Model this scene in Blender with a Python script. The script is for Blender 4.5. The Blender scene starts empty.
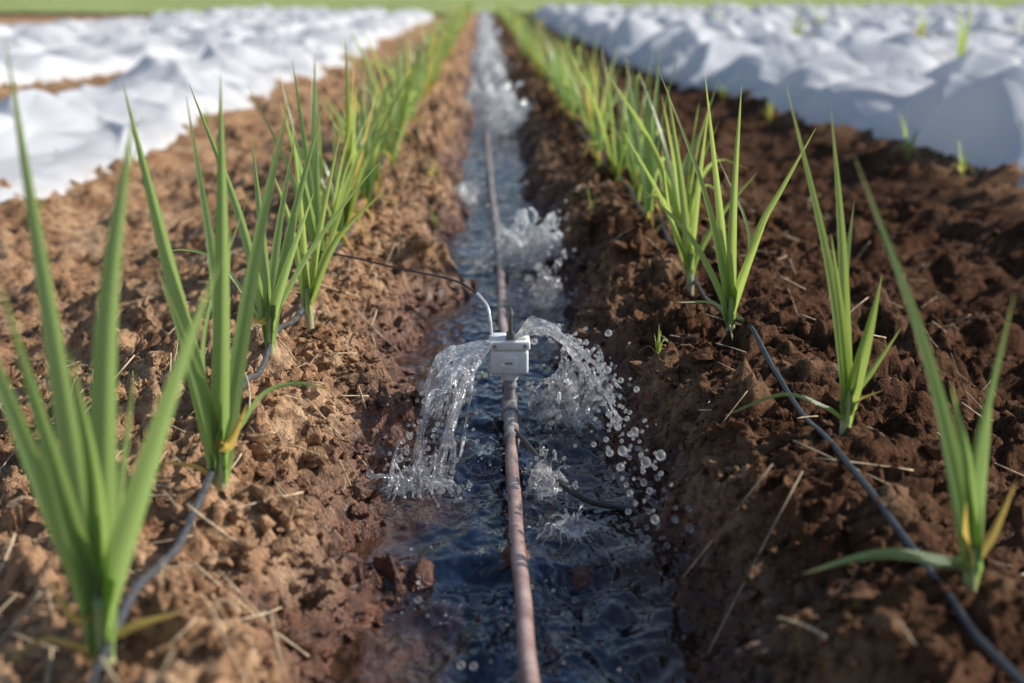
import bpy, bmesh, math, random, time
import numpy as np
from mathutils import Vector, Matrix
T0 = time.time()
random.seed(7)
rng = np.random.default_rng(11)
scene = bpy.context.scene
COL = scene.collection

# ------------------------------------------------------------------ noise
def hash2(ix, iy, seed):
    ix = ix.astype(np.int64); iy = iy.astype(np.int64)
    h = (ix * 374761393 + iy * 668265263 + seed * 1442695041) & 0xFFFFFFFF
    h = ((h ^ (h >> 13)) * 1274126177) & 0xFFFFFFFF
    h = ((h ^ (h >> 16)) * 2246822519) & 0xFFFFFFFF
    h = h ^ (h >> 15)
    return (h & 0xFFFFFF) / float(0x1000000)

def vnoise(x, y, seed=0):
    ix = np.floor(x); iy = np.floor(y)
    fx = x - ix; fy = y - iy
    fx = fx * fx * fx * (fx * (fx * 6 - 15) + 10); fy = fy * fy * fy * (fy * (fy * 6 - 15) + 10)
    a = hash2(ix, iy, seed); b = hash2(ix + 1, iy, seed)
    c = hash2(ix, iy + 1, seed); d = hash2(ix + 1, iy + 1, seed)
    return ((a * (1 - fx) + b * fx) * (1 - fy) + (c * (1 - fx) + d * fx) * fy) * 2 - 1

def fbm(x, y, seed=0, oct=4, gain=0.5):
    s = 0; a = 1.0; f = 1.0
    for o in range(oct):
        s = s + a * vnoise(x * f + o * 17.3, y * f - o * 9.1, seed + o)
        a *= gain; f *= 2.03
    return s

def clods(x, y, cell, seed, density=0.8):
    u = x / cell + 0.45 * vnoise(x / cell * 1.7, y / cell * 1.7, seed + 5)
    v = y / cell + 0.45 * vnoise(x / cell * 1.7 + 31, y / cell * 1.7, seed + 6)
    iu = np.floor(u); iv = np.floor(v)
    best = np.zeros_like(u)
    for du in (-1, 0, 1):
        for dv in (-1, 0, 1):
            cu = iu + du; cv = iv + dv
            h0 = hash2(cu, cv, seed)
            px = cu + h0; py = cv + hash2(cu, cv, seed + 1)
            r = 0.28 + 0.5 * ((h0 * 7.31) % 1.0)
            on = ((h0 * 13.7) % 1.0) < density
            dx = u - px; dy = v - py
            d2 = (0.55 * (dx * dx + dy * dy) + 0.45 * np.maximum(np.abs(dx * .8 + dy * .6), np.abs(dy * .8 - dx * .6)) ** 2 * 1.6) / (r * r)
            h = np.where(on & (d2 < 1), r * np.sqrt(np.maximum(0, 1 - d2)), 0)
            tl = (h0 - .5) * dx * 1.1 + (((h0 * 3.3) % 1.0) - .5) * dy * 1.1
            h = np.minimum(h, np.maximum(0, r * .62 + tl) + (h * .12))
            best = np.maximum(best, h)
    return best * cell

PX = [-400, -6.0, -2.4, -1.3, -1.05, -.85, -.65, -.5, -.38, -.29, -.22, -.175, -.14, -.105, -.075, .13, .165, .185, .215, .26, .35, .45, .58, .72, .88, 1.05, 1.2, 1.4, 2.4, 9, 400]
PZ = [.04, .04, .04, .05, .035, .01, .0, .03, .075, .10, .10, .085, .05, .005, -.035, -.04, .0, .035, .08, .108, .107, .09, .045, -.01, -.03, .0, .045, .05, .04, .04, .04]

def sstep(t):
    t = np.clip(t, 0, 1); return t * t * (3 - 2 * t)
def base_z(x, y):
    w = 0.018 * vnoise(x * 0 + 3.1, y * 3.1, 40) + 0.028 * vnoise(x * 3, y * 8.0, 41) + .020 * vnoise(x * 8, y * 19, 42)
    m = np.exp(-(np.abs(x) / 0.6) ** 4)
    nar = sstep((y - 1.2) / .8)
    far = sstep((y - 2.4) / 2)
    left = -.034 * nar - .012 * np.exp(-((y - 1.55) / .3) ** 2) - .012 * far
    right = .030 * nar - .022 * (1 - nar) + .016 * far
    k = sstep((x + .02) / .10)
    sh = (left * (1 - k) + right * k) * np.exp(-((x - .03) / .2) ** 4)
    return np.interp(x + w * m + sh, PX, PZ)

def ground_z(x, y):
    x = np.asarray(x, float); y = np.asarray(y, float)
    b = base_z(x, y)
    amp = np.clip((b + 0.055) / 0.055, 0.25, 1.0)
    out = sstep((np.abs(x - .03) - .2) / .1)
    amp = amp * (1 - out) + out
    near = 1.0 / (1.0 + (np.maximum(0, y) / 22.0) ** 4)
    patch = .45 + .85 * sstep(.5 + .9 * vnoise(x * 6, y * 6, 77))
    z = b + amp * near * (0.016 * fbm(x * 9, y * 9, 1, 4)
        + patch * (0.50 * clods(x, y, 0.080, 3, .38) + 0.66 * clods(x, y, 0.036, 13, .50)
        + 0.72 * clods(x, y, 0.017, 23, .66)) + 0.78 * clods(x, y, 0.0085, 33, .85)
        + 0.0050 * fbm(x * 85, y * 85, 9, 3)) - amp * 0.020
    inf = np.exp(-((x - .04) / .2) ** 4)
    lc = 1.20 + 0.03 * vnoise(x * 14, y * 0, 61) - .12 * (x - .03)
    lip = np.exp(-((y - lc) / 0.034) ** 2) * inf
    z = z + lip * (0.028 + .014 * np.clip(np.abs(x - .035) / .12, 0, 1) ** 2 + 0.016 * vnoise(x * 34, y * 34, 62) + .60 * clods(x, y, .03, 63, .65)) * (b < -.02)
    return z

def gz(x, y): return float(ground_z(np.array([x]), np.array([y]))[0])
def bz(x, y): return float(base_z(np.array([x]), np.array([y]))[0])

# ------------------------------------------------------------------ mesh helpers
def link(o):
    COL.objects.link(o); return o

def grid_mesh(name, xs, ys, Z, X=None, Y=None):
    nx = len(xs); ny = len(ys)
    if X is None: X, Y = np.meshgrid(xs, ys)
    co = np.stack([X, Y, Z], -1).reshape(-1, 3).astype(np.float32)
    i = np.arange(ny - 1)[:, None] * nx + np.arange(nx - 1)[None, :]
    q = np.stack([i, i + 1, i + nx + 1, i + nx], -1).reshape(-1)
    nf = (nx - 1) * (ny - 1)
    me = bpy.data.meshes.new(name)
    me.vertices.add(len(co)); me.vertices.foreach_set("co", co.ravel())
    me.loops.add(nf * 4); me.loops.foreach_set("vertex_index", q.astype(np.int32))
    me.polygons.add(nf)
    me.polygons.foreach_set("loop_start", (np.arange(nf) * 4).astype(np.int32))
    me.polygons.foreach_set("use_smooth", np.ones(nf, bool))
    me.update(calc_edges=True)
    return me

def raw_mesh(name, verts, faces, smooth=True):
    me = bpy.data.meshes.new(name)
    me.from_pydata([tuple(v) for v in verts], [], [tuple(f) for f in faces])
    if smooth: me.polygons.foreach_set("use_smooth", np.ones(len(me.polygons), bool))
    me.update()
    return me

def ico(sub):
    bm = bmesh.new(); bmesh.ops.create_icosphere(bm, subdivisions=sub, radius=1)
    v = np.array([p.co[:] for p in bm.verts]); bm.verts.index_update()
    f = np.array([[q.index for q in t.verts] for t in bm.faces]); bm.free()
    return v, f
ICO1 = ico(1); ICO2 = ico(2); ICO3 = ico(3)

def tri_mesh(name, V, F, smooth=True):
    me = bpy.data.meshes.new(name)
    V = V.astype(np.float32); F = F.astype(np.int32); n = len(F)
    me.vertices.add(len(V)); me.vertices.foreach_set("co", V.ravel())
    me.loops.add(n * 3); me.loops.foreach_set("vertex_index", F.ravel())
    me.polygons.add(n); me.polygons.foreach_set("loop_start", (np.arange(n) * 3).astype(np.int32))
    me.polygons.foreach_set("use_smooth", np.full(n, smooth))
    me.update(calc_edges=True)
    return me

def spheres_mesh(name, C, R, template, noise=0.0, stretch=None, chop=0, smooth=True):
    tv, tf = template
    C = np.array(C); k = len(C)
    R = np.array(R, float)
    if R.ndim == 1: R = np.repeat(R[:, None], 3, 1)
    v = np.repeat(tv[None], k, 0)
    if noise > 0:
        kk = np.arange(k)[:, None]
        n = vnoise(v[..., 0] * 1.6 + kk * 7.7, v[..., 1] * 1.6 + v[..., 2] * 2.3, 90) + .6 * vnoise(v[..., 2] * 3.1 + kk, v[..., 1] * 3.3 - v[..., 0] * 2, 91)
        v = v * (1 + noise * n)[..., None]
    for _ in range(chop):
        d = rng.normal(0, 1, (k, 3)); d /= np.linalg.norm(d, axis=1)[:, None]
        lim = rng.uniform(.30, .75, k)
        ex = np.maximum(0, np.einsum('kvc,kc->kv', v, d) - lim[:, None])
        v = v - ex[..., None] * d[:, None, :] * .92
    v = v * R[:, None, :]
    if stretch is not None:
        for i, s in enumerate(stretch):
            if s is None: continue
            d = np.array(s[0]); d = d / (np.linalg.norm(d) + 1e-9)
            v[i] = v[i] + np.outer(v[i] @ d, d) * (s[1] - 1)
    V = (v + C[:, None, :]).reshape(-1, 3)
    F = (tf[None] + (np.arange(k) * len(tv))[:, None, None]).reshape(-1, 3)
    return tri_mesh(name, V, F, smooth)

def catmull(pts, n):
    P = [np.array(p, float) for p in pts]
    P = [2 * P[0] - P[1]] + P + [2 * P[-1] - P[-2]]
    out = []
    segs = len(P) - 3
    for t in np.linspace(0, segs - 1e-6, n):
        i = int(t); u = t - i
        p0, p1, p2, p3 = P[i:i + 4]
        out.append(0.5 * ((2 * p1) + (-p0 + p2) * u + (2 * p0 - 5 * p1 + 4 * p2 - p3) * u * u + (-p0 + 3 * p1 - 3 * p2 + p3) * u ** 3))
    return np.array(out)

def tube_geo(path, rad, sides=10, cap=True):
    path = np.array(path); n = len(path)
    rad = np.full(n, rad) if np.isscalar(rad) else np.array(rad)
    T = np.gradient(path, axis=0); T /= (np.linalg.norm(T, axis=1)[:, None] + 1e-12)
    up = np.array([0, 0, 1.0])
    if abs(T[0] @ up) > .9: up = np.array([0, 1.0, 0])
    V = []; F = []
    a = np.linspace(0, 2 * math.pi, sides, endpoint=False)
    ca = np.cos(a)[:, None]; sa = np.sin(a)[:, None]
    prev = up
    for i in range(n):
        s = np.cross(T[i], prev); s /= np.linalg.norm(s) + 1e-12
        u = np.cross(s, T[i]); prev = u
        V += list(path[i] + rad[i] * (ca * s + sa * u))
    for i in range(n - 1):
        for j in range(sides):
            k = (j + 1) % sides
            F.append((i * sides + j, i * sides + k, (i + 1) * sides + k, (i + 1) * sides + j))
    if cap:
        F.append(tuple(range(sides))[::-1]); F.append(tuple((n - 1) * sides + j for j in range(sides)))
    return V, F

def mk(name, me, mat, parent=None, kind=None, label=None, category=None, group=None):
    o = bpy.data.objects.new(name, me)
    if mat is not None and me is not None and len(me.materials) == 0: me.materials.append(mat)
    link(o)
    if parent is not None: o.parent = parent
    if kind: o["kind"] = kind
    if label: o["label"] = label
    if category: o["category"] = category
    if group: o["group"] = group
    return o

# ------------------------------------------------------------------ materials
class N:
    def __init__(s, name):
        s.m = bpy.data.materials.new(name); s.m.use_nodes = True
        s.t = s.m.node_tree; s.n = s.t.nodes; s.l = s.t.links
        s.b = s.n["Principled BSDF"]; s.out = s.n["Material Output"]
    def new(s, typ, **kw):
        nd = s.n.new(typ)
        for k, v in kw.items(): setattr(nd, k, v)
        return nd
    def noise(s, scale, detail=4, rough=.55, vec=None):
        nd = s.new("ShaderNodeTexNoise"); nd.inputs["Scale"].default_value = scale
        nd.inputs["Detail"].default_value = detail; nd.inputs["Roughness"].default_value = rough
        if vec is not None: s.l.new(vec, nd.inputs["Vector"])
        return nd.outputs["Fac"]
    def pos(s): return s.new("ShaderNodeNewGeometry").outputs["Position"]
    def ramp(s, fac, stops):
        r = s.new("ShaderNodeValToRGB"); cr = r.color_ramp
        while len(cr.elements) < len(stops): cr.elements.new(.5)
        for e, (p, c) in zip(cr.elements, stops):
            e.position = p; e.color = (*c, 1) if len(c) == 3 else c
        s.l.new(fac, r.inputs[0]); return r.outputs[0]
    def mix(s, fac, a, b, typ='MIX'):
        m = s.new("ShaderNodeMix", data_type='RGBA', blend_type=typ)
        for sock, v in ((m.inputs[0], fac), (m.inputs[6], a), (m.inputs[7], b)):
            if isinstance(v, (int, float)): sock.default_value = v
            elif isinstance(v, tuple): sock.default_value = (*v, 1)
            else: s.l.new(v, sock)
        return m.outputs[2]
    def math(s, op, a, b=0.0, clamp=False):
        m = s.new("ShaderNodeMath", operation=op); m.use_clamp = clamp
        for sock, v in ((m.inputs[0], a), (m.inputs[1], b)):
            if isinstance(v, (int, float)): sock.default_value = v
            else: s.l.new(v, sock)
        return m.outputs[0]
    def maprange(s, v, a, b, c=0, d=1):
        m = s.new("ShaderNodeMapRange"); s.l.new(v, m.inputs[0])
        for i, x in zip((1, 2, 3, 4), (a, b, c, d)): m.inputs[i].default_value = x
        return m.outputs[0]
    def bump(s, h, strength, dist, normal=None):
        b = s.new("ShaderNodeBump")
        if isinstance(strength, (int, float)): b.inputs["Strength"].default_value = strength
        else: s.l.new(strength, b.inputs["Strength"])
        b.inputs["Distance"].default_value = dist; s.l.new(h, b.inputs["Height"])
        if normal is not None: s.l.new(normal, b.inputs["Normal"])
        return b.outputs[0]
    def smix(s, f, a, b):
        ms = s.new("ShaderNodeMixShader")
        if isinstance(f, (int, float)): ms.inputs[0].default_value = f
        else: s.l.new(f, ms.inputs[0])
        s.l.new(a, ms.inputs[1]); s.l.new(b, ms.inputs[2]); return ms.outputs[0]
    def set(s, **kw):
        for k, v in kw.items():
            sock = s.b.inputs[k.replace("_", " ")]
            if isinstance(v, (int, float)): sock.default_value = v
            elif isinstance(v, tuple): sock.default_value = (*v, 1) if len(v) == 3 else v
            else: s.l.new(v, sock)

def soil_material(name):
    s = N(name); p = s.pos()
    n1 = s.noise(9, 5, .6, p); n2 = s.noise(70, 4, .65, p); n3 = s.noise(380, 3, .65, p); n0 = s.noise(3.2, 4, .6, p)
    c = s.ramp(n1, [(.3, (.35, .18, .092)), (.5, (.55, .32, .175)), (.72, (.74, .51, .32))])
    c2 = s.ramp(n2, [(.36, (.28, .24, .22)), (.55, (1, 1, 1)), (.75, (1.0, 1.0, 1.0))])
    c = s.mix(.9, c, c2, 'MULTIPLY')
    sp = s.ramp(n3, [(.60, (0, 0, 0)), (.70, (1, 1, 1))])
    c = s.mix(s.math('MULTIPLY', sp, .4), c, (.80, .65, .46))
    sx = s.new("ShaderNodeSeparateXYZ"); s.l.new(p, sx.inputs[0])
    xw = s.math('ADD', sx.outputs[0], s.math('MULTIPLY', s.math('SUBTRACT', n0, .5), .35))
    shade = s.math('MULTIPLY', s.maprange(xw, .12, .26, 0, 1), s.maprange(xw, 1.15, 1.5, 1, 0), True)  # shadow over the right bank and furrow, painted into the soil colour
    toplit = s.math('MULTIPLY', s.maprange(sx.outputs[2], .100, .128, 0, .45), s.maprange(n1, .45, .6, .3, 1))  # painted shade eased off on the raised tops
    shade = s.math('SUBTRACT', s.math('MULTIPLY', shade, .98), toplit, True)
    c = s.mix(shade, c, s.mix(1.0, c, (.235, .185, .165), 'MULTIPLY'))
    zz = s.math('ADD', sx.outputs[2], s.math('MULTIPLY', s.math('SUBTRACT', n1, .5), .10))
    wetz = s.maprange(zz, .080, .02, 0, 1)
    inx = s.maprange(s.math('ABSOLUTE', s.math('SUBTRACT', sx.outputs[0], .03)), .32, .22, 0, 1)
    wet = s.math('MULTIPLY', wetz, inx, True)
    dry = s.mix(wet, c, s.mix(.9, c, (.25, .12, .08), 'MULTIPLY'))
    s.set(Base_Color=dry, Roughness=s.maprange(wet, 0, 1, .95, .22), Specular_IOR_Level=s.maprange(wet, 0, 1, .12, .75))
    nb = s.bump(n2, 1.0, .010); nb = s.bump(n3, 1.0, .0035, nb)
    s.l.new(nb, s.b.inputs["Normal"])
    return s.m
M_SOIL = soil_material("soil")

def leaf_material(name, col, trans, dry=False):
    s = N(name)
    uv = s.new("ShaderNodeUVMap").outputs[0]
    sx = s.new("ShaderNodeSeparateXYZ"); s.l.new(uv, sx.inputs[0]); u, v = sx.outputs[0], sx.outputs[1]
    oi = s.new("ShaderNodeObjectInfo").outputs["Random"]
    mp = s.new("ShaderNodeMapping"); s.l.new(uv, mp.inputs[0]); mp.inputs["Scale"].default_value = (26, .8, 1)
    st = s.noise(1.0, 3, .6, mp.outputs[0])
    blot = s.noise(24, 3, .6, s.pos())
    c = s.mix(s.maprange(st, .3, .7, 0, 1), tuple(x * .55 for x in col), tuple(min(1, x * 1.4) for x in col))
    c = s.mix(s.math('MULTIPLY', oi, .5), c, (col[0] * 1.6, col[1] * 1.25, col[2] * 1.0))
    c = s.mix(s.maprange(blot, .5, .8, 0, .5), c, (col[0] * 1.9, col[1] * 1.4, col[2] * 1.2))
    mid = s.maprange(s.math('ABSOLUTE', s.math('SUBTRACT', u, .5)), .0, .06, .5, 0)
    c = s.mix(mid, c, (.32, .42, .17))
    edg = s.maprange(s.math('ABSOLUTE', s.math('SUBTRACT', u, .5)), .40, .5, 0, .6)
    c = s.mix(edg, c, (.42, .52, .16))
    c = s.mix(s.maprange(v, .22, .0, 0, .85), c, (.55, .60, .30) if not dry else (.4, .3, .15))
    tip = s.maprange(s.math('ADD', v, s.math('MULTIPLY', blot, .14)), .93, 1.05, 0, 1)
    c = s.mix(tip, c, (.5, .38, .15))
    s.set(Base_Color=c, Roughness=.24, Specular_IOR_Level=.85)
    s.l.new(s.bump(st, .4, .001), s.b.inputs["Normal"])
    tr = s.new("ShaderNodeBsdfTranslucent")
    s.l.new(s.mix(.85, c, trans), tr.inputs[0])
    s.l.new(s.smix(.48, s.b.outputs[0], tr.outputs[0]), s.out.inputs[0])
    return s.m
M_LEAF = leaf_material("green_leaf", (.115, .20, .06), (.72, .90, .20))
M_LEAF2 = leaf_material("bluish_green_leaf", (.10, .185, .08), (.60, .84, .24))
M_DRYLEAF = leaf_material("yellowed_leaf", (.50, .36, .10), (.95, .7, .17), True)
def stem_material():
    s = N("pale_stem"); uv = s.new("ShaderNodeUVMap").outputs[0]
    sx = s.new("ShaderNodeSeparateXYZ"); s.l.new(uv, sx.inputs[0])
    c = s.ramp(s.maprange(sx.outputs[1], 0, .16, 0, 1), [(.25, (.55, .50, .30)), (.6, (.48, .55, .24)), (1.0, (.22, .32, .11))])
    mp = s.new("ShaderNodeMapping"); s.l.new(uv, mp.inputs[0]); mp.inputs["Scale"].default_value = (90, 3, 1)
    n = s.noise(1, 3, .6, mp.outputs[0]); c = s.mix(s.maprange(n, .35, .65, 0, .35), c, (.16, .2, .07))
    s.set(Base_Color=c, Roughness=.4); s.l.new(s.bump(n, .3, .001), s.b.inputs["Normal"])
    return s.m
M_STEM = stem_material()

def simple(name, col, rough=.5, nscale=60, var=.25, bump=.2, bdist=.001, **kw):
    s = N(name); n = s.noise(nscale, 4, .6, s.pos())
    c = s.mix(s.maprange(n, .3, .7, 0, 1), tuple(x * (1 - var) for x in col), tuple(min(1, x * (1 + var)) for x in col))
    s.set(Base_Color=c, Roughness=rough, **kw)
    s.l.new(s.bump(n, bump, bdist), s.b.inputs["Normal"])
    return s

def pipe_material():
    s = N("muddy_pipe"); p = s.pos()
    n = s.noise(22, 5, .65, p); n2 = s.noise(160, 4, .6, p)
    c = s.ramp(n, [(.3, (.20, .115, .10)), (.5, (.40, .26, .22)), (.7, (.58, .43, .38))])
    sx = s.new("ShaderNodeSeparateXYZ"); s.l.new(p, sx.inputs[0])
    c = s.mix(s.maprange(sx.outputs[1], 1.3, 2.6, 0, .5), c, (.34, .26, .26))
    c = s.mix(s.maprange(n2, .55, .75, 0, .6), c, (.13, .07, .05))
    s.set(Base_Color=c, Roughness=.24, Specular_IOR_Level=.7)
    s.l.new(s.bump(n2, .4, .001), s.b.inputs["Normal"])
    return s.m
M_PIPE = pipe_material()
M_TAPE = simple("black_polyethylene", (.038, .040, .047), .34, 90, .5).m
M_TAPE2 = simple("dusty_black_polyethylene", (.075, .076, .085), .34, 90, .5).m
M_CABLE = simple("dark_rubber", (.04, .036, .034), .45, 90, .4).m
M_WHITE = simple("white_plastic", (.95, .94, .92), .30, 120, .03, .08).m
M_GREY = simple("grey_plastic", (.34, .32, .32), .35, 120, .25).m
M_CLEAR = simple("milky_tube", (.8, .8, .8), .25, 120, .1, Transmission_Weight=.3).m
M_STRAW = simple("dry_straw", (.62, .48, .30), .7, 120, .45).m
M_METAL = simple("dark_steel", (.16, .15, .14), .4, 120, .3, Metallic=.5).m

def water_material():
    s = N("furrow_water"); p = s.pos()
    mp = s.new("ShaderNodeMapping"); s.l.new(p, mp.inputs[0]); mp.inputs["Scale"].default_value = (1, .55, 1)
    n0 = s.noise(7, 2, .5, p); n1 = s.noise(30, 2, .5, mp.outputs[0]); n2 = s.noise(95, 2, .5, mp.outputs[0]); n4 = s.noise(15, 5, .72, mp.outputs[0])
    sx = s.new("ShaderNodeSeparateXYZ"); s.l.new(p, sx.inputs[0])
    ex = s.math('ABSOLUTE', s.math('SUBTRACT', sx.outputs[0], .035))
    mud = s.math('MULTIPLY', s.maprange(s.math('ADD', ex, s.math('MULTIPLY', s.math('SUBTRACT', n0, .5), .14)), .05, .12, 0, 1), 1.0, True)
    c = s.mix(mud, (.004, .010, .028), (.075, .036, .020))
    s.set(Base_Color=c, Roughness=.015, IOR=1.40, Specular_IOR_Level=.9)
    nb = s.bump(n1, s.maprange(n0, .3, .7, .55, 1.0), .026); nb = s.bump(n2, s.maprange(n0, .35, .65, .1, .9), .0055, nb)
    s.l.new(nb, s.b.inputs["Normal"])
    glare = s.new("ShaderNodeBsdfDiffuse"); glare.inputs[0].default_value = (.92, .95, 1, 1)  # white patches painted for bright sky reflections on the far water
    thr = s.maprange(sx.outputs[1], 3.4, 14.0, .68, .48)
    f = s.math('MULTIPLY', s.math('SUBTRACT', n4, thr), 11.0, True)
    f = s.math('MULTIPLY', f, .9)
    s.l.new(s.smix(f, s.b.outputs[0], glare.outputs[0]), s.out.inputs[0])
    return s.m
M_WATER = water_material()

def splash_material(name="splashing_water", lo=.03, hi=.65, a=.52, b=.66):
    s = N(name)
    s.set(Base_Color=(1., 1., 1.0), Roughness=.0, IOR=1.33, Transmission_Weight=1.0)
    tp = s.new("ShaderNodeBsdfTransparent"); tp.inputs[0].default_value = (.99, .995, 1, 1)
    gl = s.new("ShaderNodeBsdfGlossy"); gl.inputs["Roughness"].default_value = .13; gl.inputs[0].default_value = (1, 1, 1, 1)
    fr = s.new("ShaderNodeFresnel"); fr.inputs[0].default_value = 1.75
    A = s.smix(fr.outputs[0], tp.outputs[0], gl.outputs[0])
    B = s.smix(.42, A, s.b.outputs[0])
    d = s.new("ShaderNodeBsdfTranslucent"); d.inputs[0].default_value = (1, 1, 1, 1)
    d2 = s.new("ShaderNodeBsdfDiffuse"); d2.inputs[0].default_value = (.97, .985, 1, 1)
    D = s.smix(.45, d.outputs[0], d2.outputs[0])
    n = s.noise(95, 3, .65, s.pos())
    s.l.new(s.smix(s.maprange(n, a, b, lo, hi), B, D), s.out.inputs[0])
    return s.m
M_SPLASH = splash_material()
M_FROTH = splash_material("frothing_water", .20, .90, .44, .58)
def drop_material():
    s = N("clear_water_drop"); s.set(Base_Color=(1., 1., 1.), Roughness=0.0, IOR=1.33, Transmission_Weight=1.0)
    tp = s.new("ShaderNodeBsdfTransparent"); gl = s.new("ShaderNodeBsdfGlossy"); gl.inputs["Roughness"].default_value = .15
    fr = s.new("ShaderNodeFresnel"); fr.inputs[0].default_value = 1.7
    A = s.smix(fr.outputs[0], tp.outputs[0], gl.outputs[0])
    d = s.new("ShaderNodeBsdfTranslucent")
    s.l.new(s.smix(.24, s.smix(.45, s.b.outputs[0], A), d.outputs[0]), s.out.inputs[0])
    return s.m
M_DROP = drop_material()

def fabric_material():
    s = N("row_cover_fleece"); p = s.pos()
    n = s.noise(5, 4, .6, p); n2 = s.noise(300, 2, .5, p); n3 = s.noise(14, 3, .5, p)
    c = s.mix(s.maprange(n, .35, .75, 0, 1), (.95, .97, 1.0), (.90, .93, .97))
    sx = s.new("ShaderNodeSeparateXYZ"); s.l.new(p, sx.inputs[0])
    dirt = s.math('MULTIPLY', s.maprange(sx.outputs[2], .08, .04, 0, .35), s.maprange(n3, .4, .65, 0, 1))
    c = s.mix(dirt, c, (.55, .42, .3))
    s.set(Base_Color=c, Roughness=.5, Specular_IOR_Level=.3)
    mp = s.new("ShaderNodeMapping"); s.l.new(p, mp.inputs[0]); mp.inputs["Rotation"].default_value = (0, 0, .6); mp.inputs["Scale"].default_value = (1, .45, 1)
    rd = s.math('ABSOLUTE', s.math('SUBTRACT', s.noise(6, 1, .5, mp.outputs[0]), .5))
    nb = s.bump(rd, .5, .06); nb = s.bump(n2, .25, .001, nb); s.l.new(nb, s.b.inputs["Normal"])
    tr = s.new("ShaderNodeBsdfTranslucent"); tr.inputs[0].default_value = (.90, .95, 1, 1)
    s.l.new(s.smix(.36, s.b.outputs[0], tr.outputs[0]), s.out.inputs[0])
    return s.m
M_FAB = fabric_material()

def grass_mat():
    s = N("meadow"); p = s.pos()
    n = s.noise(.25, 4, .6, p); n2 = s.noise(4, 4, .7, p)
    c = s.ramp(n, [(.3, (.22, .29, .08)), (.55, (.38, .45, .15)), (.75, (.52, .56, .24))])
    c = s.mix(s.maprange(n2, .35, .7, 0, .5), c, (.54, .59, .28))
    s.set(Base_Color=c, Roughness=.9, Specular_IOR_Level=.1)
    s.l.new(s.bump(n2, 1, .15), s.b.inputs["Normal"])
    return s.m
M_GRASS = grass_mat()

# ------------------------------------------------------------------ ground
xc = list(np.arange(-.5, .6, .0036))
xr = [xc[-1]]; d = .0036
while xr[-1] < 400: d *= 1.022; xr.append(xr[-1] + min(d, 60))
xl = [xc[0]]; d = .0036
while xl[-1] > -400: d *= 1.022; xl.append(xl[-1] - min(d, 60))
xs = np.array(xl[1:][::-1] + xc + xr[1:])
ys = [-3, -2, -1.2, -.6, -.2, .1, .25, .35] + list(np.arange(.4, .6, .006))
while ys[-1] < 34: ys.append(ys[-1] + max(.0028, .0038 * ys[-1]))
while ys[-1] < 600: ys.append(ys[-1] * 1.08)
ys = np.array(ys)
X, Y = np.meshgrid(xs, ys)
Z = ground_z(X, Y)
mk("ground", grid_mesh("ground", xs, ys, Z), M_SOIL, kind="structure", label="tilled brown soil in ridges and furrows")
gx = np.linspace(-300, 300, 120); gy = np.concatenate([np.linspace(30.5, 60, 50), np.linspace(62, 560, 60)])
GX, GY = np.meshgrid(gx, gy)
GZ = .06 + .06 * fbm(GX * .3, GY * .3, 70, 3) + np.clip((GY - 30.5) / 1.0, 0, 1) * .08
mk("grass_field", grid_mesh("grass_field", gx, gy, GZ), M_GRASS, kind="structure", label="light green meadow behind the vegetable field")

# loose clods
n = 17000
y = .6 + (rng.random(n) ** 1.6) * 4.4; x = rng.uniform(-.75, 1.15, n)
r = np.minimum(.010, .0014 * np.exp(np.abs(rng.normal(0, .75, n))))
n2_ = 8000
y2 = .6 + (rng.random(n2_) ** 1.3) * 3.4
x2 = np.where(rng.random(n2_) < .5, rng.uniform(-.22, -.06, n2_), rng.uniform(.12, .29, n2_))
r2_ = np.minimum(.011, .0018 * np.exp(np.abs(rng.normal(0, .72, n2_))))
n3_ = 420
y3 = .62 + (rng.random(n3_) ** 1.4) * 3.6; x3 = rng.uniform(-.6, .95, n3_); r3_ = rng.uniform(.006, .016, n3_)
x = np.concatenate([x, x2, x3]); y = np.concatenate([y, y2, y3]); r = np.concatenate([r, r2_, r3_])
b = base_z(x, y)
ok = ~((b < -.014) & (np.abs(x - .03) < .26) & (np.abs(y - 1.2) > .04))
x = x[ok]; y = y[ok]; r = r[ok]
zc = ground_z(x, y)
R3 = r[:, None] * rng.uniform([.85, .85, .6], [1.6, 1.6, 1.15], (len(x), 3))
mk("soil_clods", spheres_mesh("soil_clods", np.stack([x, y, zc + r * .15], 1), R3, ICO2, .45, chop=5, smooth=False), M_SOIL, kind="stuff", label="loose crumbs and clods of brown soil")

V = []; F = []
for i in range(820):
    y = .65 + rng.random() ** 1.3 * 3.0
    x = rng.uniform(-.6, -.13) if rng.random() < .65 else rng.uniform(.19, .85)
    a = rng.uniform(0, math.pi); L = rng.uniform(.010, .045) if rng.random() < .86 else rng.uniform(.05, .11); nn = 6
    t = np.linspace(-.5, .5, nn)
    bend = rng.normal(0, .14)
    px = x + L * (t * math.cos(a) + (bend * t * t) * math.sin(a)); py = y + L * (t * math.sin(a) - (bend * t * t) * math.cos(a))
    g = ground_z(px, py)
    l0 = np.polyval(np.polyfit(t, g, 1), t); pz = l0 + max(0, (g - l0).max()) * .8 + .001 + .012 * rng.random() * (t + .5)
    v, f = tube_geo(np.stack([px, py, pz], 1), rng.uniform(.0003, .0011), 5)
    o = len(V); V += v; F += [tuple(q + o for q in ff) for ff in f]
mk("dry_straw", raw_mesh("dry_straw", V, F), M_STRAW, kind="stuff", label="dry straw and root bits on the soil")

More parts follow.
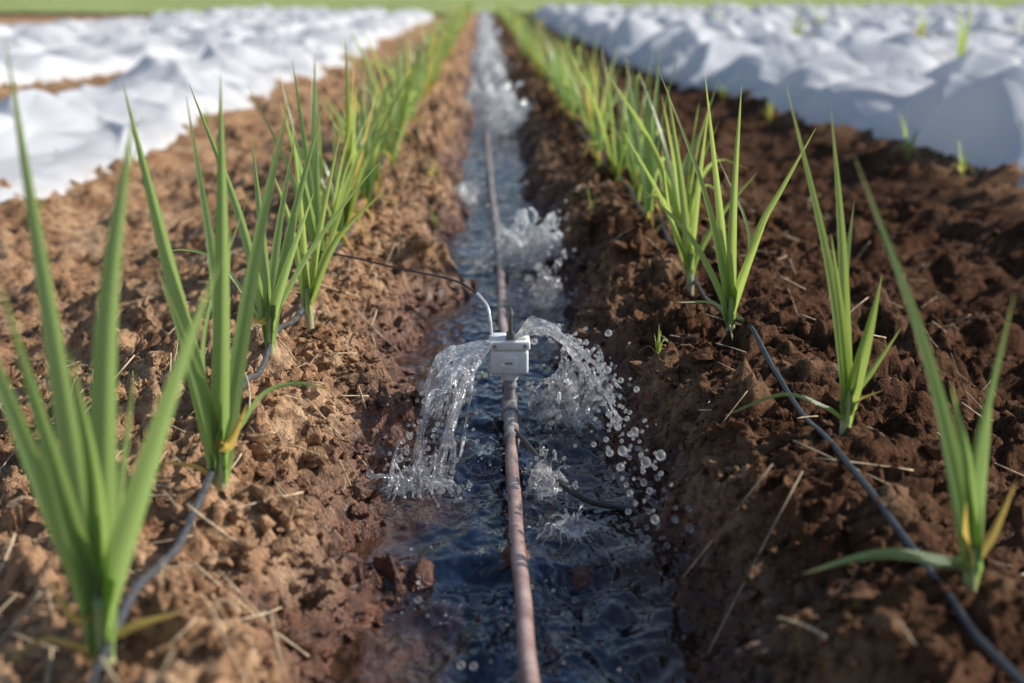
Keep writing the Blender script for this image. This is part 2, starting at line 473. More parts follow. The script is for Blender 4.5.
# ------------------------------------------------------------------ water
impacts = [(-.065, 1.41, 1.0), (.10, 1.62, 1.0), (.06, 1.36, .6), (.07, 1.28, .5), (.08, 2.42, 1.2), (.03, 1.52, .5), (.15, 1.15, .7), (-.03, 1.1, .5), (.0, .95, .5), (.1, .92, .5), (.13, 1.03, .5), (-.05, .88, .4)]
def water_z(x, y):
    lev = -.013 * (1 - sstep((y - 1.17) / .035))
    z = lev + .0055 * fbm(x * 11, y * 6, 50, 2, .5)
    turb = np.exp(-((y - 1.5) / .32) ** 2) + .9 * np.exp(-((y - 1.08) / .10) ** 2)
    z = z + turb * .0055 * fbm(x * 26, y * 22, 58, 3)
    for (ix, iy, a) in impacts:
        r = np.hypot(x - ix, y - iy)
        z = z + a * .0024 * np.sin(r * 300) * np.exp(-(r / .05) ** 2)
    return z
wx = np.arange(-.22, .30, .0033)
wy = list(np.arange(.4, 1.0, .0042))
while wy[-1] < 34: wy.append(wy[-1] + .0036 * wy[-1])
wy = np.array(wy)
WX, WY = np.meshgrid(wx, wy)
mk("water", grid_mesh("water", wx, wy, water_z(WX, WY)), M_WATER, kind="structure", label="shallow rippling irrigation water filling the furrow")

# ------------------------------------------------------------------ pipe, tapes, cables
PXX = .031
yy = np.concatenate([np.arange(.3, 3, .02), np.arange(3, 30, .15)])
px = PXX - .012 * sstep((yy - 1.8) / 2.5) + .004 * vnoise(yy * 2.3, yy * 0, 80) + .0012 * vnoise(yy * 9, yy * 0, 81)
pz = .010 + .004 * sstep((yy - 2) / 2) + .002 * vnoise(yy * 3, yy * 0, 82)
v, f = tube_geo(np.stack([px, yy, pz], 1), .0071, 16)
mk("irrigation_pipe", raw_mesh("irrigation_pipe", v, f), M_PIPE, label="muddy reddish brown irrigation pipe lying along the water furrow", category="pipe")

def tape(x0, seed, label, dz, rad, mat):
    y = np.concatenate([np.arange(.3, 4, .01), np.arange(4, 30, .1)])
    x = x0(y) + .005 * vnoise(y * 1.7, y * 0, seed) + .002 * vnoise(y * 5, y * 0, seed + 1)
    g = ground_z(x, y)
    gp = np.pad(g, 4, mode='edge'); mx = np.max([gp[i:i + len(g)] for i in range(9)], axis=0)
    gs = np.convolve(np.pad(mx, 7, mode='edge'), np.ones(15) / 15, 'valid')
    v, f = tube_geo(np.stack([x, y, gs + dz], 1), rad, 10)
    mk("drip_hose", raw_mesh("drip_hose", v, f), mat, label=label, category="hose", group="drip hoses along the plant rows")
tape(lambda y: -.236 + 0 * y, 84, "dusty grey drip hose lying on a soil ridge beside the seedlings", .0032, .0032, M_TAPE2)
tape(lambda y: .314 - .020 * sstep((y - .8) / 2.4), 86, "thin black drip hose lying on a soil ridge beside the seedlings", .0006, .0030, M_TAPE)

p = catmull([(-.46, 2.35, .10), (-.38, 2.16, .135), (-.315, 2.02, .149), (-.2, 1.94, .148), (-.114, 1.87, .142), (-.04, 1.77, .146), (-.008, 1.72, .139)], 60)
v, f = tube_geo(p, .0015, 8)
cab = mk("feeder_tube", raw_mesh("feeder_tube", v, f), M_CABLE, label="thin dark tube arching over the bank to the white connector", category="tube")
p = catmull([(-.008, 1.72, .139), (.004, 1.70, .128), (.008, 1.69, .112), (.010, 1.682, .092)], 24)
v, f = tube_geo(p, .0017, 8)
mk("tube_end", raw_mesh("tube_end", v, f), M_CLEAR, parent=cab, label="milky clear end of the tube")
p = catmull([(.033, 1.56, .014), (.050, 1.47, .020), (.074, 1.39, .011), (.105, 1.345, .004), (.135, 1.33, .002), (.16, 1.33, -.01)], 50)
v, f = tube_geo(p, .0027, 8)
mk("side_hose", raw_mesh("side_hose", v, f), M_CABLE, label="black side hose half sunk in the water beside the pipe", category="hose")

# ------------------------------------------------------------------ connector
BX, BY = .031, 1.665
conn = bpy.data.objects.new("pipe_connector", None); link(conn)
conn.location = (BX, BY, .010); conn.empty_display_size = .03
conn["label"] = "small white plastic connector box on the pipe with water spurting out"; conn["category"] = "irrigation connector"

def box_geo(bm, c, s, bev=.002, seg=3):
    r = bmesh.ops.create_cube(bm, size=1)
    for v in r['verts']: v.co = Vector((v.co.x * s[0] + c[0], v.co.y * s[1] + c[1], v.co.z * s[2] + c[2]))
    es = list({e for v in r['verts'] for e in v.link_edges})
    bmesh.ops.bevel(bm, geom=es, offset=bev, segments=seg, affect='EDGES', profile=.5)
def cyl_geo(bm, c, r1, r2, h, seg=24, axis='Z'):
    M = Matrix.Translation(c)
    if axis == 'Y': M = M @ Matrix.Rotation(math.pi / 2, 4, 'X')
    if axis == 'X': M = M @ Matrix.Rotation(math.pi / 2, 4, 'Y')
    bmesh.ops.create_cone(bm, cap_ends=True, segments=seg, radius1=r1, radius2=r2, depth=h, matrix=M)
def fin(bm, name, mat, parent, label=None):
    me = bpy.data.meshes.new(name); bmesh.ops.recalc_face_normals(bm, faces=bm.faces); bm.to_mesh(me); bm.free()
    o = mk(name, me, mat, parent=parent, label=label)
    me.polygons.foreach_set("use_smooth", np.ones(len(me.polygons), bool))
    try: me.set_sharp_from_angle(angle=math.radians(35))
    except Exception: pass
    return o
bm = bmesh.new(); box_geo(bm, (0, 0, .0585), (.045, .034, .029), .0035); box_geo(bm, (0, -.0165, .0585), (.018, .005, .016), .0015)
fin(bm, "housing", M_WHITE, conn)
bm = bmesh.new(); box_geo(bm, (0, 0, .0795), (.049, .037, .0115), .0025)
box_geo(bm, (-.012, 0, .0867), (.016, .024, .0055), .0015); box_geo(bm, (.015, 0, .0867), (.010, .024, .0045), .0012)
fin(bm, "lid", M_WHITE, conn)
for sx in (-.018, .018):
    bm = bmesh.new(); cyl_geo(bm, (sx, -.0187, .0793), .0024, .0024, .0014, 16, 'Y'); fin(bm, "screw", M_GREY, conn)
bm = bmesh.new(); box_geo(bm, (-.001, -.0192, .0585), (.009, .001, .0026), .0003, 1); fin(bm, "slot", M_GREY, conn)
bm = bmesh.new(); cyl_geo(bm, (0, 0, .0395), .0100, .0125, .010); fin(bm, "collar", M_WHITE, conn)
bm = bmesh.new(); cyl_geo(bm, (0, 0, .031), .0080, .0080, .010)
cyl_geo(bm, (0, 0, .020), .0068, .0068, .022); cyl_geo(bm, (0, 0, .0265), .0092, .0092, .004)
fin(bm, "riser", M_GREY, conn)
bm = bmesh.new(); cyl_geo(bm, (0, -.01, 0), .0095, .0095, .05, 24, 'Y'); cyl_geo(bm, (0, -.036, 0), .0108, .0108, .008, 24, 'Y')
cyl_geo(bm, (0, .016, 0), .0108, .0108, .008, 24, 'Y')
fin(bm, "pipe_clamp", M_GREY, conn)
bm = bmesh.new(); cyl_geo(bm, (.001, -.008, .102), .0028, .0022, .034, 12); cyl_geo(bm, (.001, -.008, .0905), .0056, .0050, .009, 12)
cyl_geo(bm, (.001, -.008, .1205), .0036, .0014, .008, 12)
fin(bm, "valve_pin", M_METAL, conn)
v, f = tube_geo([(0, y, 0) for y in np.linspace(-.14, -.046, 14)], [.0080 + (.0012 if i in (0, 1, 7, 12, 13) else 0) for i in range(14)], 18)
mk("pipe_sleeve", raw_mesh("pipe_sleeve", v, f), M_GREY, parent=conn)

# ------------------------------------------------------------------ sprays
g = 9.8
drops = []
def sheet(name, paths, r0, label, voxel=.0013, tmax=.34, hole0=.1, hole1=.30, osc=.006, rough=.35, hs=(9, 14), floor=-.004, thr1=.2, sm_it=5, mat=None):
    C = []; R = []; ts = np.arange(0, tmax, .0010)
    for (o, v, s, lay) in paths:
        ps = np.array(o)[None] + np.outer(ts, v); ps[:, 2] -= .5 * g * ts ** 2
        S = np.full_like(ts, s)
        q = np.minimum(1, ts / .07)[:, None]
        dn = np.stack([fbm(ts * 22 + lay * 9, S * 5, 101, 2), fbm(ts * 22 + lay * 9, S * 5 + 40, 102, 2), fbm(ts * 22 + lay * 9, S * 5 + 80, 103, 2)], 1)
        ps = ps + osc * q * dn
        h = fbm(ts * hs[1] * 2 + lay * 13, S * hs[0], 110, 3)
        thr = -1.3 + (1.3 + thr1) * sstep((ts - hole0) / (hole1 - hole0))
        keep = (h > thr) & (ps[:, 2] > floor)
        edge = np.clip((h - thr) / .25, .45, 1)
        rr = r0 * edge * (1 + rough * vnoise(ts * 60, S * 25 + lay * 7, 120)) * (1.1 - .3 * np.minimum(1, ts / tmax))
        C.append(ps[keep]); R.append(np.maximum(.0008, rr[keep]))
        lost = np.where(~keep & (ps[:, 2] > floor) & (rng.random(len(ts)) < .03))[0]
        for j in lost[:3]:
            drops.append((ps[j] + rng.normal(0, .006, 3), r0 * rng.uniform(.4, 1.4), None))
    C = np.concatenate(C); R = np.concatenate(R)
    o = mk(name, spheres_mesh(name, C, R, ICO1), mat or M_SPLASH, label=label, category="water splash")
    md = o.modifiers.new("r", 'REMESH'); md.mode = 'VOXEL'; md.voxel_size = voxel; md.use_smooth_shade = True
    sm = o.modifiers.new("s", 'SMOOTH'); sm.factor = .5; sm.iterations = sm_it
    return o
# left fall: broken strands
P = []
for lay in range(2):
    for s in np.linspace(0, 1, 34):
        v = (-.24 - .36 * s ** 1.2 + .03 * lay, -1.34 + .26 * math.sin(s * 7 + lay * 2) + .18 * lay, .44 + .06 * math.sin(s * 9 + lay))
        P.append(((.010 - .006 * s, 1.655, .090), v, s, lay))
sheet("water_spray", P, .0019, "lacy stream of clear water falling from the white connector", hole0=.01, hole1=.15, osc=.009, thr1=.20, hs=(7, 5), rough=.3, sm_it=6)
# right arc
P = []
for lay in range(2):
    for s in np.linspace(0.0, 1, 18):
        v = (.47 + .12 * s - .02 * lay, -.55 - 1.05 * s + .06 * math.sin(s * 9 + 2 * lay), .80 + .06 * s + .03 * math.sin(s * 13 + lay))
        P.append(((.034 + .002 * s, 1.662, .092), v, s * .5, lay + 5))
sheet("water_spray", P, .0018, "arc of clear water from the connector breaking into drops", hole0=.04, hole1=.18, osc=.006, thr1=.7, hs=(6, 8), rough=.25, sm_it=7)

def crown(name, c, rad, h, label, r0=.0026, voxel=.0015, n=44, lay=0, osc=.01, hs=(6, 8), hole1=.18, mat=None):
    P = []
    for ring in range(3):
        rr = (1.0, .6, .25)[ring]; hh = h * (.65, 1.0, .9)[ring]
        vz = math.sqrt(2 * g * hh)
        m = int(n * (1, .7, .4)[ring])
        for k in range(m):
            a = 2 * math.pi * k / m
            vk = vz * (1 + .28 * math.sin(a * 3 + ring + lay) + .16 * math.sin(a * 7 + 2 * lay))
            hr = rad * rr / (2 * vz / g)
            P.append(((c[0] + math.cos(a) * rad * .25 * rr, c[1] + math.sin(a) * rad * .25 * rr, c[2]), (math.cos(a) * hr, math.sin(a) * hr, vk), a / 6.283 * 2, lay * 3 + ring))
    return sheet(name, P, r0, label, voxel=voxel, tmax=2.4 * vz / g + .05, hole0=.0, hole1=hole1, osc=osc, hs=hs, rough=.25, sm_it=6, mat=mat)
crown("water_splash", (.106, 1.63, 0), .044, .045, "rounded splash of water rising where the arc lands", r0=.0026, lay=1, n=50, hole1=.24)
crown("water_splash", (.062, 1.38, 0), .020, .024, "small splash of water beside the pipe", r0=.0018, n=24, lay=2, osc=.005)
crown("water_splash", (.085, 1.27, 0), .03, .012, "small splash of water beside the pipe", r0=.0016, n=24, lay=3, osc=.004)
crown("water_splash", (-.072, 1.40, 0), .04, .014, "low splash of water at the foot of the bank", r0=.0019, n=28, lay=4, osc=.004)
crown("water_splash", (.104, 2.60, 0), .078, .055, "large splash of water bubbling up in the furrow", r0=.0038, voxel=.0024, n=66, lay=5, osc=.014, mat=M_FROTH)
crown("water_splash", (.100, 2.26, 0), .026, .038, "narrow splash of water in the furrow", r0=.0026, voxel=.0018, n=24, lay=6)
crown("water_splash", (-.045, 3.5, 0), .04, .025, "distant splash of water in the furrow", r0=.005, voxel=.004, n=26, lay=7, mat=M_FROTH)
i = 8
for (sx, sy, rr, hh) in [(.08, 5.2, .08, .09), (.0, 6.3, .07, .07), (.06, 7.6, .09, .10), (.01, 9.4, .09, .10), (.06, 11.6, .10, .11), (.03, 15, .11, .11), (.05, 20, .12, .12), (.03, 26, .12, .12)]:
    crown("water_splash", (sx, sy, 0), rr, hh, "distant splash of water in the furrow", r0=.008, voxel=.007, n=30, lay=i, osc=.03, mat=M_FROTH); i += 1

C = [d[0] for d in drops]; R = [min(.0030, d[1]) for d in drops]; ST = [None] * len(C)
def ball(p0, v, t): return np.array(p0) + np.array(v) * t + np.array([0, 0, -.5 * g * t * t])
def add(p, r, v=None, t=0, st=1.0):
    C.append(p); R.append(r); ST.append(None if v is None else ((v[0], v[1], v[2] - g * t), st))
def rsz(lo=.0008, hi=.0042): return float(np.clip(.0017 * math.exp(rng.normal(0, .5)), lo, hi))
for i in range(80):
    s = rng.beta(2.0, 1.1)
    v = np.array([.48 + .10 * s, -.50 - 1.30 * s, .80 + .04 * s]) + rng.normal(0, .09, 3)
    t = rng.uniform(.08, .27); p = ball((.036, 1.66, .092), v, t)
    if p[2] < -.010: continue
    add(p, rsz(), v, t, rng.uniform(1, 1.35))
k = 0
while k < 120:      # long trail of falling drops towards the near water
    v = np.array([.53, -2.0, .90]) + rng.normal(0, .10, 3) * np.array([.55, 1.6, 1.0])
    t = rng.uniform(.12, .30); p = ball((.036, 1.66, .092), v, t)
    if p[2] < -.012 or p[0] > .190: continue
    if p[2] < bz(p[0], p[1]) + .01: continue
    add(p, rsz(.0013, .0042) * 1.15, v, t, rng.uniform(1, 1.3)); k += 1
for i in range(80):
    s = rng.uniform(0, 1)
    v = np.array([-.22 - .42 * s, -1.45, .45]) + rng.normal(0, .16, 3)
    t = rng.uniform(.05, .26); p = ball((.004, 1.655, .086), v, t)
    if p[2] < -.005: continue
    add(p, rsz(), v, t, rng.uniform(1, 1.3))
for i in range(230):
    y = rng.uniform(.80, 2.8); x = rng.uniform(-.06, .17)
    add(np.array([x, y, -.008 + abs(rng.normal(0, .010))]), rsz() * (1 if y < 1.8 else 1.4))
for i in range(240):
    ix, iy, rad = [(.108, 1.64, .05), (.104, 2.58, .08), (.100, 2.26, .04), (-.06, 1.42, .045)][rng.integers(0, 4)]
    add(np.array([ix + rng.normal(0, rad * .8), iy + rng.normal(0, rad), abs(rng.normal(0, rad * .8))]), rsz() * (1 if iy < 1.8 else 1.4))
for i in range(380):
    y = 3.4 + 22 * rng.random() ** 1.4; x = rng.uniform(-.04, .11)
    add(np.array([x, y, abs(rng.normal(0, .04))]), .0022 + .0009 * y * rng.random())
mk("water_drops", spheres_mesh("water_drops", C, R, ICO3, 0, ST), M_DROP, kind="stuff", label="clear water drops flying over the furrow")

C = []; R = []
for i in range(850):
    if rng.random() < .55:
        ix, iy, a = impacts[rng.integers(0, len(impacts))]
        x = ix + rng.normal(0, .03); y = iy + rng.normal(0, .05)
    else:
        y = .8 + rng.random() * 3; x = rng.uniform(-.07, .14)
    if not -.09 < x < .16: continue
    C.append((x, y, float(water_z(np.array([x]), np.array([y]))[0]))); R.append(rng.uniform(.0006, .0021) * max(1, y / 2.2))
mk("water_bubbles", spheres_mesh("water_bubbles", C, R, ICO2, 0), M_SPLASH, kind="stuff", label="small bubbles floating on the furrow water")

# ------------------------------------------------------------------ plants
def leaf_geo(V, F, UV, pts, w, face, nseg=18, na=5, fold=.25, twist=0.0):
    P = catmull(pts, nseg); T = np.gradient(P, axis=0); T /= np.linalg.norm(T, axis=1)[:, None] + 1e-9
    face = np.array(face, float); face /= np.linalg.norm(face)
    o = len(V)
    for i in range(nseg):
        t = i / (nseg - 1)
        s = np.cross(T[i], face); s /= np.linalg.norm(s) + 1e-9
        nrm = np.cross(s, T[i])
        a = twist * t
        s2 = s * math.cos(a) + nrm * math.sin(a); n2 = np.cross(s2, T[i])
        wd = w * (min(1, .50 + 1.6 * t)) * (1 - max(0, (t - .35) / .65) ** 1.7) + .0004
        for j in range(na):
            u = j / (na - 1) - .5
            V.append(P[i] + s2 * u * wd + n2 * abs(u) * wd * fold * (1.6 if t < .3 else 1.0)); UV.append((u + .5, t))
    for i in range(nseg - 1):
        for j in range(na - 1):
            a = o + i * na + j; F.append((a, a + 1, a + na + 1, a + na))

def leaf_mesh(name, leaves):
    V = []; F = []; UV = []; MI = []
    for lf in leaves:
        n0 = len(F); leaf_geo(V, F, UV, lf['p'], lf['w'], lf['f'], fold=lf.get('fold', .25), twist=lf.get('tw', 0), nseg=lf.get('n', 18), na=lf.get('na', 5))
        MI += [lf.get('m', 0)] * (len(F) - n0)
    me = raw_mesh(name, V, F)
    uvl = me.uv_layers.new(name="UVMap"); li = np.zeros(len(me.loops), np.int32); me.loops.foreach_get("vertex_index", li)
    uvl.data.foreach_set("uv", np.array(UV)[li].astype(np.float32).ravel())
    me.polygons.foreach_set("material_index", np.array(MI, np.int32))
    return me

def stem_mesh(name, h, r):
    P = [(0, 0, -.02 + (h + .02) * t) for t in np.linspace(0, 1, 10)]
    v, f = tube_geo(P, [r * (1.15 - .55 * t) for t in np.linspace(0, 1, 10)], 12)
    me = raw_mesh(name, v, f); uvl = me.uv_layers.new(name="UVMap")
    li = np.zeros(len(me.loops), np.int32); me.loops.foreach_get("vertex_index", li)
    uvs = np.array([[(k % 12) / 12 * .4, (k // 12) / 9 * .16] for k in range(len(v))])
    uvl.data.foreach_set("uv", uvs[li].astype(np.float32).ravel())
    return me

def hero(x, y, leaves, w, stemh, stemr, label, mat=M_LEAF):
    e = bpy.data.objects.new("crop_seedling", None); link(e); e.empty_display_size = .05
    zb = bz(x, y); zg = max(gz(x, y), zb - .01)
    e.location = (x, y, zg - .004)
    e["label"] = label; e["category"] = "plant"; e["group"] = "seedlings in the crop rows"
    L = []
    for i, lf in enumerate(leaves):
        pts = lf[0]; dy = lf[1]; opt = lf[2] if len(lf) > 2 else {}
        tx, tz = pts[-1]
        full = [(0.0, 0.0, .0 + .01 * (i % 3))]
        if not opt.get('low'): full.append((.12 * pts[0][0], dy * .02, stemh * .75))
        ln = max(1e-3, tz if not opt.get('low') else abs(tx))
        for (ax, az) in pts:
            f = (az / ln) if not opt.get('low') else abs(ax) / ln
            full.append((ax, dy * f ** 1.3, az))
        fa = opt.get('face', rng.uniform(-.8, .8))
        fc = (math.sin(fa), -math.cos(fa), .15) if not opt.get('low') else (0, -.35, 1)
        L.append(dict(p=full, w=opt.get('w', w * rng.uniform(.8, 1.1)), f=fc, tw=opt.get('tw', rng.uniform(-.7, .7)), m=opt.get('m', 0), n=26, fold=.55))
    lm = leaf_mesh("leaves", L); lm.materials.append(mat); lm.materials.append(M_DRYLEAF)
    mk("leaves", lm, None, parent=e)
    mk("stem", stem_mesh("stem", stemh, stemr), M_STEM, parent=e)
    return e

LAB = "young crop seedling with long upright sword-shaped green leaves"
hero(-.237, .815, [
    ([(-.034, .156), (-.066, .284)], -.02), ([(-.019, .20), (-.042, .39)], .04), ([(.0125, .219), (.033, .347)], .03, dict(w=.019, face=.2)),
    ([(.034, .125), (.062, .20), (.088, .266)], -.02, dict(w=.019, face=-.2)), ([(-.015, .137), (-.034, .26)], -.03, dict(w=.014)),
    ([(.004, .12), (-.006, .21)], .0), ([(.012, .10), (.024, .19)], .03, dict(w=.012)), ([(-.03, .03), (-.055, .02)], -.03, dict(low=True, m=1, w=.007)), ([(.02, .03), (.05, .035)], .02, dict(low=True, w=.008, m=1)),
    ([(-.012, .045), (-.022, .075)], -.02, dict(m=1, w=.008))],
    .0150, .055, .0082, "large seedling with broad bluish green leaves on the ridge", M_LEAF2)
hero(-.227, 1.165, [
    ([(-.032, .19), (-.062, .345)], .0, dict(w=.017, face=.1, tw=.2)), ([(.0, .17), (-.022, .33)], .05, dict(w=.012)), ([(.014, .207), (.022, .352)], -.03, dict(w=.016, face=-.1)), ([(.034, .198), (.067, .332)], .03, dict(w=.016, face=.3)),
    ([(-.012, .10), (-.034, .20)], -.04), ([(.018, .05), (.041, .084), (.07, .096), (.097, .093)], -.02, dict(low=True, w=.006)), ([(-.01, .13), (.028, .25)], .05, dict(w=.011)),
    ([(.012, .045), (.031, .084)], -.03, dict(m=1, w=.012)), ([(.005, .1), (.012, .22)], .04), ([(-.02, .02), (-.05, .03)], -.02, dict(low=True, m=1, w=.006))],
    .0135, .05, .0065, "seedling with tall green leaves and one yellowed lower leaf", M_LEAF2)
hero(-.241, 1.56, [
    ([(.03, .15), (.068, .277)], .0), ([(.025, .1), (.059, .187)], -.03), ([(.045, .108), (.09, .17), (.128, .215)], .02, dict(w=.009)),
    ([(-.006, .13), (-.017, .243)], .04), ([(-.03, .16), (-.079, .3)], .02), ([(-.05, .10), (-.096, .119), (-.14, .10)], .0, dict(low=True, w=.007)), ([(.01, .13), (.03, .24)], .05),
    ([(-.01, .04), (-.03, .06)], -.02, dict(m=1, w=.008))],
    .0125, .05, .006, LAB, M_LEAF2)
hero(-.226, 1.80, [
    ([(-.004, .14), (-.013, .26)], .0), ([(.02, .13), (.045, .245)], .03), ([(.04, .11), (.103, .175)], -.03), ([(.03, .1), (.065, .2)], .04), ([(-.02, .12), (-.05, .2)], .04)],
    .012, .045, .006, LAB)
hero(.330, .895, [
    ([(-.018, .088), (-.049, .183), (-.096, .295)], .0, dict(w=.014, face=.3)), ([(-.006, .10), (.006, .21)], -.02, dict(w=.013)), ([(-.022, .12), (-.047, .21)], .04, dict(w=.010)),
    ([(-.012, .09), (-.03, .15)], -.02, dict(w=.010)), ([(.006, .06), (.016, .13)], .03, dict(w=.010)),
    ([(-.012, .016), (-.062, .026), (-.117, .016)], -.01, dict(low=True, w=.012)), ([(.012, .04), (.026, .078)], .0, dict(m=1, w=.010)), ([(-.008, .045), (-.014, .07)], -.02, dict(w=.008, m=1))],
    .012, .03, .0055, "seedling with a long arching leaf and one lying flat", M_LEAF2)
hero(.328, 1.23, [
    ([(-.025, .159), (-.068, .314)], .0), ([(-.009, .168), (-.021, .291)], .03), ([(.01, .09), (.019, .152)], -.02, dict(w=.016)), ([(.02, .06), (.045, .10)], .0, dict(w=.008)),
    ([(-.02, .025), (-.06, .040), (-.114, .025)], -.02, dict(low=True, w=.007)), ([(-.006, .12), (.004, .21)], .03), ([(-.012, .1), (-.03, .19)], -.03), ([(.008, .03), (.03, .045)], -.01, dict(low=True, m=1, w=.006))],
    .013, .045, .0055, LAB)
hero(.299, 1.673, [
    ([(-.036, .17), (-.097, .325)], .0), ([(-.016, .16), (-.036, .313)], .03), ([(.03, .13), (.055, .18), (.092, .252)], .0, dict(w=.009)), ([(-.05, .12), (-.109, .18)], .0, dict(w=.008)),
    ([(.0, .16), (.006, .3)], .02), ([(.015, .09), (.036, .16)], -.03), ([(-.02, .04), (-.07, .05)], -.03, dict(low=True, w=.006)), ([(.02, .12), (-.02, .22)], .03, dict(w=.009))],
    .012, .05, .006, LAB)
hero(.295, 1.99, [
    ([(-.04, .12), (-.1, .22)], .0), ([(-.016, .15), (-.036, .28)], .03), ([(.01, .14), (.02, .26)], .0), ([(.04, .1), (.09, .16)], .0), ([(-.03, .1), (-.05, .2)], -.04)],
    .012, .045, .006, LAB)

def rand_plant_mesh(name, n, H, W, na=3, ns=11, mat=None):
    L = []; ax = rng.uniform(0, math.pi)
    for i in range(n):
        side = 1 if i % 2 else -1
        a = ax + (0 if side > 0 else math.pi) + rng.normal(0, .5)
        h = H * rng.uniform(.6, 1.05) * (1 if i > 1 else .6); out = h * rng.uniform(.06, .42)
        droop = rng.random() < .18
        d = np.array([math.cos(a), math.sin(a)])
        p = [(0, 0, 0), (d[0] * out * .05, d[1] * out * .05, .15 * h), (d[0] * out * .42, d[1] * out * .42, .6 * h)]
        if droop: p += [(d[0] * out * .95, d[1] * out * .95, .78 * h), (d[0] * out * 1.6, d[1] * out * 1.6, .68 * h)]
        else: p += [(d[0] * out, d[1] * out, h)]
        L.append(dict(p=p, w=W * rng.uniform(.75, 1.15), f=(math.cos(a + .3) * .8, math.sin(a + .3) * .8, .5), n=ns, na=na, tw=rng.uniform(-.8, .8), m=1 if rng.random() < .06 else 0, fold=.45))
    for i in range(3):
        a = rng.uniform(0, 6.28); L.append(dict(p=[(0, 0, .005), (math.cos(a) * .03, math.sin(a) * .03, .04), (math.cos(a) * .07, math.sin(a) * .07, .015)], w=.008, f=(0, 0, 1), n=7, na=3, m=1))
    me = leaf_mesh(name, L); me.materials.append(mat or M_LEAF); me.materials.append(M_DRYLEAF)
    return me
variants = [rand_plant_mesh("crop_seedling", rng.integers(6, 10), rng.uniform(.23, .30), .0115, mat=(M_LEAF if k % 2 else M_LEAF2)) for k in range(12)]
small = [rand_plant_mesh("weed", 5, .13, .010) for _ in range(3)]

def row(x0, ystart, step, yend, hs=1.0):
    y = ystart
    while y < yend:
        x = x0(y) + rng.normal(0, .016); yj = y + rng.normal(0, .03)
        o = bpy.data.objects.new("crop_seedling", variants[rng.integers(0, 12)])
        o.location = (x, yj, bz(x, yj) - .006); s = rng.uniform(.75, 1.15) * hs
        o.scale = (s, s, s * rng.uniform(.92, 1.1)); o.rotation_euler = (rng.normal(0, .06), rng.normal(0, .06), rng.uniform(0, 6.28))
        o["label"] = LAB; o["category"] = "plant"; o["group"] = "seedlings in the crop rows"; link(o)
        y += step(y) * rng.uniform(.75, 1.25)
row(lambda y: -.235, 2.02, lambda y: .125 + .0085 * y, 29.5, 1.03)
row(lambda y: .30, 2.22, lambda y: .130 + .0085 * y, 29.5)

def weed(x, y, s=1.0, dz=0):
    o = bpy.data.objects.new("weed", small[rng.integers(0, 3)])
    o.location = (x, y, bz(x, y) - .004 + dz); o.scale = (s, s, s); o.rotation_euler = (0, 0, rng.uniform(0, 6.28))
    o["label"] = "small green grassy weed sprouting from the soil"; o["category"] = "weed"; o["group"] = "grassy weeds"; link(o)
weed(.205, 1.62, .35); weed(-.10, 2.9, .5); weed(-.12, 3.3, .6); weed(.2, 2.6, .5)
for (x, y, s) in [(1.2, 4.0, 1.1), (1.22, 3.6, .8), (-.98, 4.0, .7), (-1.0, 5.2, .8), (1.1, 5.5, 1.1), (1.1, 6.6, .9), (-.97, 3.1, .6), (1.28, 3.25, 1.5)]:
    weed(x, y, s)
for i in range(14):
    weed(2.33 + (i % 4) * 1.12 - .2 * float(sstep((3.6 + i * .8 - 2.8) / 10)), 3.6 + i * .8, 2.9, .07)

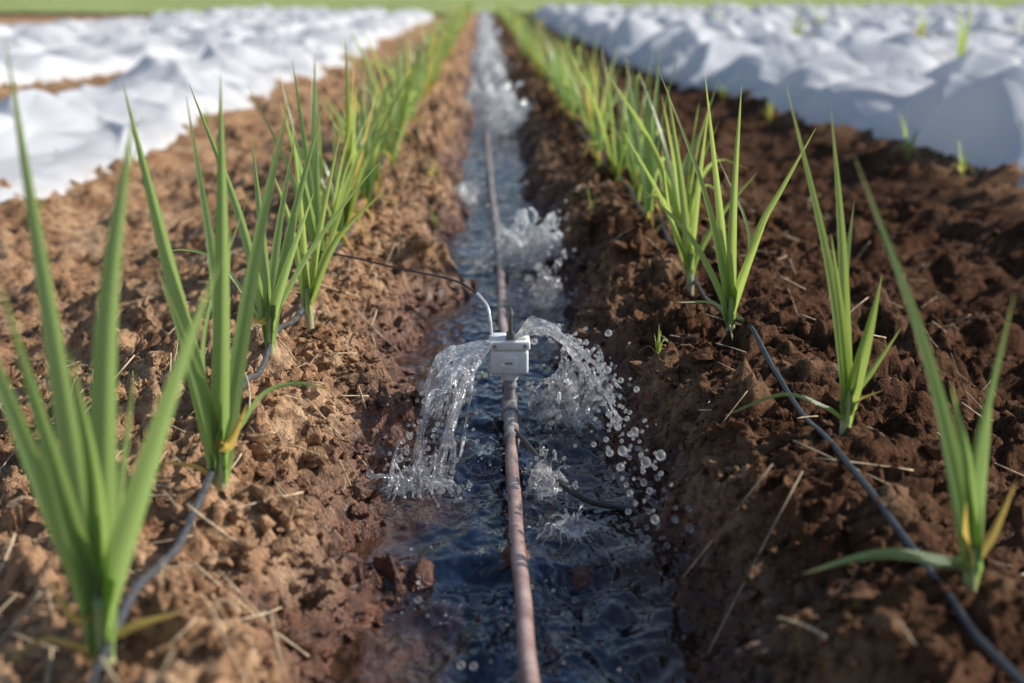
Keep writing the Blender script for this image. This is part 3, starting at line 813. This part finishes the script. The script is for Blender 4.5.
# ------------------------------------------------------------------ row covers
def row_cover(xa, xb, H, seed, y0=-.5, shift=0.0, s0=2.8, s1=12.8):
    nx = 84
    u = np.linspace(0, 1, nx)
    ysr = [y0]
    while ysr[-1] < 2: ysr.append(ysr[-1] + .03)
    while ysr[-1] < 30: ysr.append(ysr[-1] + max(.012, .0042 * ysr[-1]))
    ysr = np.array(ysr)
    U, Yv = np.meshgrid(u, ysr)
    shf = lambda yv: shift * sstep((yv - s0) / (s1 - s0))
    sh = shf(Yv)
    ea = xa + sh + .08 * vnoise(Yv * 1.3, Yv * 0, seed) + .03 * vnoise(Yv * 4, Yv * 0, seed + 1)
    eb = xb + sh + .08 * vnoise(Yv * 1.3, Yv * 0 + 9, seed) + .03 * vnoise(Yv * 4, Yv * 0 + 5, seed + 1)
    Xv = ea + (eb - ea) * U
    h = np.zeros_like(Xv); span = xb - xa
    yk = y0; r2 = np.random.default_rng(seed)
    Wx = Xv + .09 * vnoise(Xv * 2.6, Yv * 2.6, seed + 30); Wy = Yv + .09 * vnoise(Xv * 2.6, Yv * 2.6, seed + 31)
    ncol = 2 if span > .8 else 1
    while yk < 31:
        for col in range(ncol):
            cy = yk + r2.normal(0, .16) + .25 * col
            cx = xa + float(shf(cy)) + span * ((.27 + .46 * col) if ncol == 2 else .5) + r2.normal(0, .08)
            hh = H * r2.uniform(.5, 1.1); RR = r2.uniform(.38, .58)
            m = np.abs(ysr - cy) < 1.1
            dx = (Wx[m] - cx); dyy = (Wy[m] - cy)
            an = r2.uniform(-.8, .8); asp = r2.uniform(.65, 1.15)
            ddx = dx * math.cos(an) + dyy * math.sin(an); ddy = -dx * math.sin(an) + dyy * math.cos(an)
            ang = np.arctan2(ddy, ddx)
            rad = np.hypot(ddx, ddy * asp) * (1 + .08 * np.sin(ang * int(r2.integers(2, 4)) + r2.uniform(0, 6)))
            t = np.clip(rad / RR, 0, 1)
            dome = hh * (1 - sstep(t)) * .75 + hh * .25 * (1 - t)
            h[m] += dome ** 4
        yk += r2.uniform(.50, .80)
    h = h ** .25
    h = np.maximum(h, .02)
    q = Xv * 1.9 + Yv * .9 + .8 * vnoise(Xv * 1.4, Yv * 1.4, seed + 8); q2 = Xv * 1.5 - Yv * 1.4 + .8 * vnoise(Xv * 1.3, Yv * 1.3, seed + 12)
    cr = (1 - np.abs(vnoise(q * 1.3, q2 * .5, seed + 13))) ** 5 + .8 * (1 - np.abs(vnoise(q * .5 + 9, q2 * 1.4, seed + 14))) ** 5
    h = h + .030 * cr
    edge = np.minimum(1, np.minimum(U, 1 - U) / .13)
    edge = np.sin(edge * math.pi / 2)
    Zv = np.maximum(.03, base_z(Xv, Yv)) * .9 - .012 * (1 - edge) + .008 + h * edge
    Zv = np.where(edge < .02, base_z(Xv, Yv) - .02, Zv)
    mk("row_cover", grid_mesh("row_cover", u, ysr, Zv, Xv, Yv), M_FAB, label="long white fleece row cover draped over a planted bed", category="row cover", group="fleece row covers on the beds")
row_cover(-1.80, -1.03, .13, 201, 1.0, .06)
row_cover(-3.55, -2.50, .15, 203, 2.0, .62, 6.5, 9.5)
row_cover(-4.65, -3.60, .16, 205, 3.0, .62, 6.5, 9.5)
row_cover(-5.75, -4.70, .16, 207, 4.0, .62, 6.5, 9.5)
xa = 1.27
for i in range(8):
    row_cover(xa, xa + 1.06, .23, 301 + i * 3, 1.0 + i * .5, -.24); xa += 1.12

# ------------------------------------------------------------------ light
az = math.radians(78); el = math.radians(31)
w = bpy.data.worlds.new("World"); scene.world = w; w.use_nodes = True
nt = w.node_tree; bg = nt.nodes["Background"]
sky = nt.nodes.new("ShaderNodeTexSky"); sky.sky_type = 'NISHITA'; sky.sun_disc = False
sky.sun_elevation = el; sky.sun_rotation = az; sky.air_density = 1.0; sky.dust_density = .5
nt.links.new(sky.outputs[0], bg.inputs[0]); bg.inputs[1].default_value = .115
sl = bpy.data.lights.new("sun", 'SUN'); sl.energy = 5.0; sl.angle = math.radians(.5); sl.color = (1, .95, .87)
so = bpy.data.objects.new("sun", sl); link(so)
dirv = Vector((math.sin(az) * math.cos(el), math.cos(az) * math.cos(el), math.sin(el)))
so.rotation_euler = dirv.to_track_quat('Z', 'Y').to_euler(); so.location = dirv * 20

# ------------------------------------------------------------------ camera
cam = bpy.data.cameras.new("camera"); co = bpy.data.objects.new("camera", cam); link(co)
cam.lens = 50; cam.sensor_width = 36; cam.clip_start = .02; cam.clip_end = 2000
co.location = (0, 0, .5); co.rotation_euler = (math.radians(90 - 13.8), 0, math.radians(-1.17))
cam.dof.use_dof = True; cam.dof.focus_distance = 1.54; cam.dof.aperture_fstop = 4.5
scene.camera = co
scene.view_settings.view_transform = 'Standard'; scene.view_settings.look = 'None'; scene.view_settings.exposure = 0
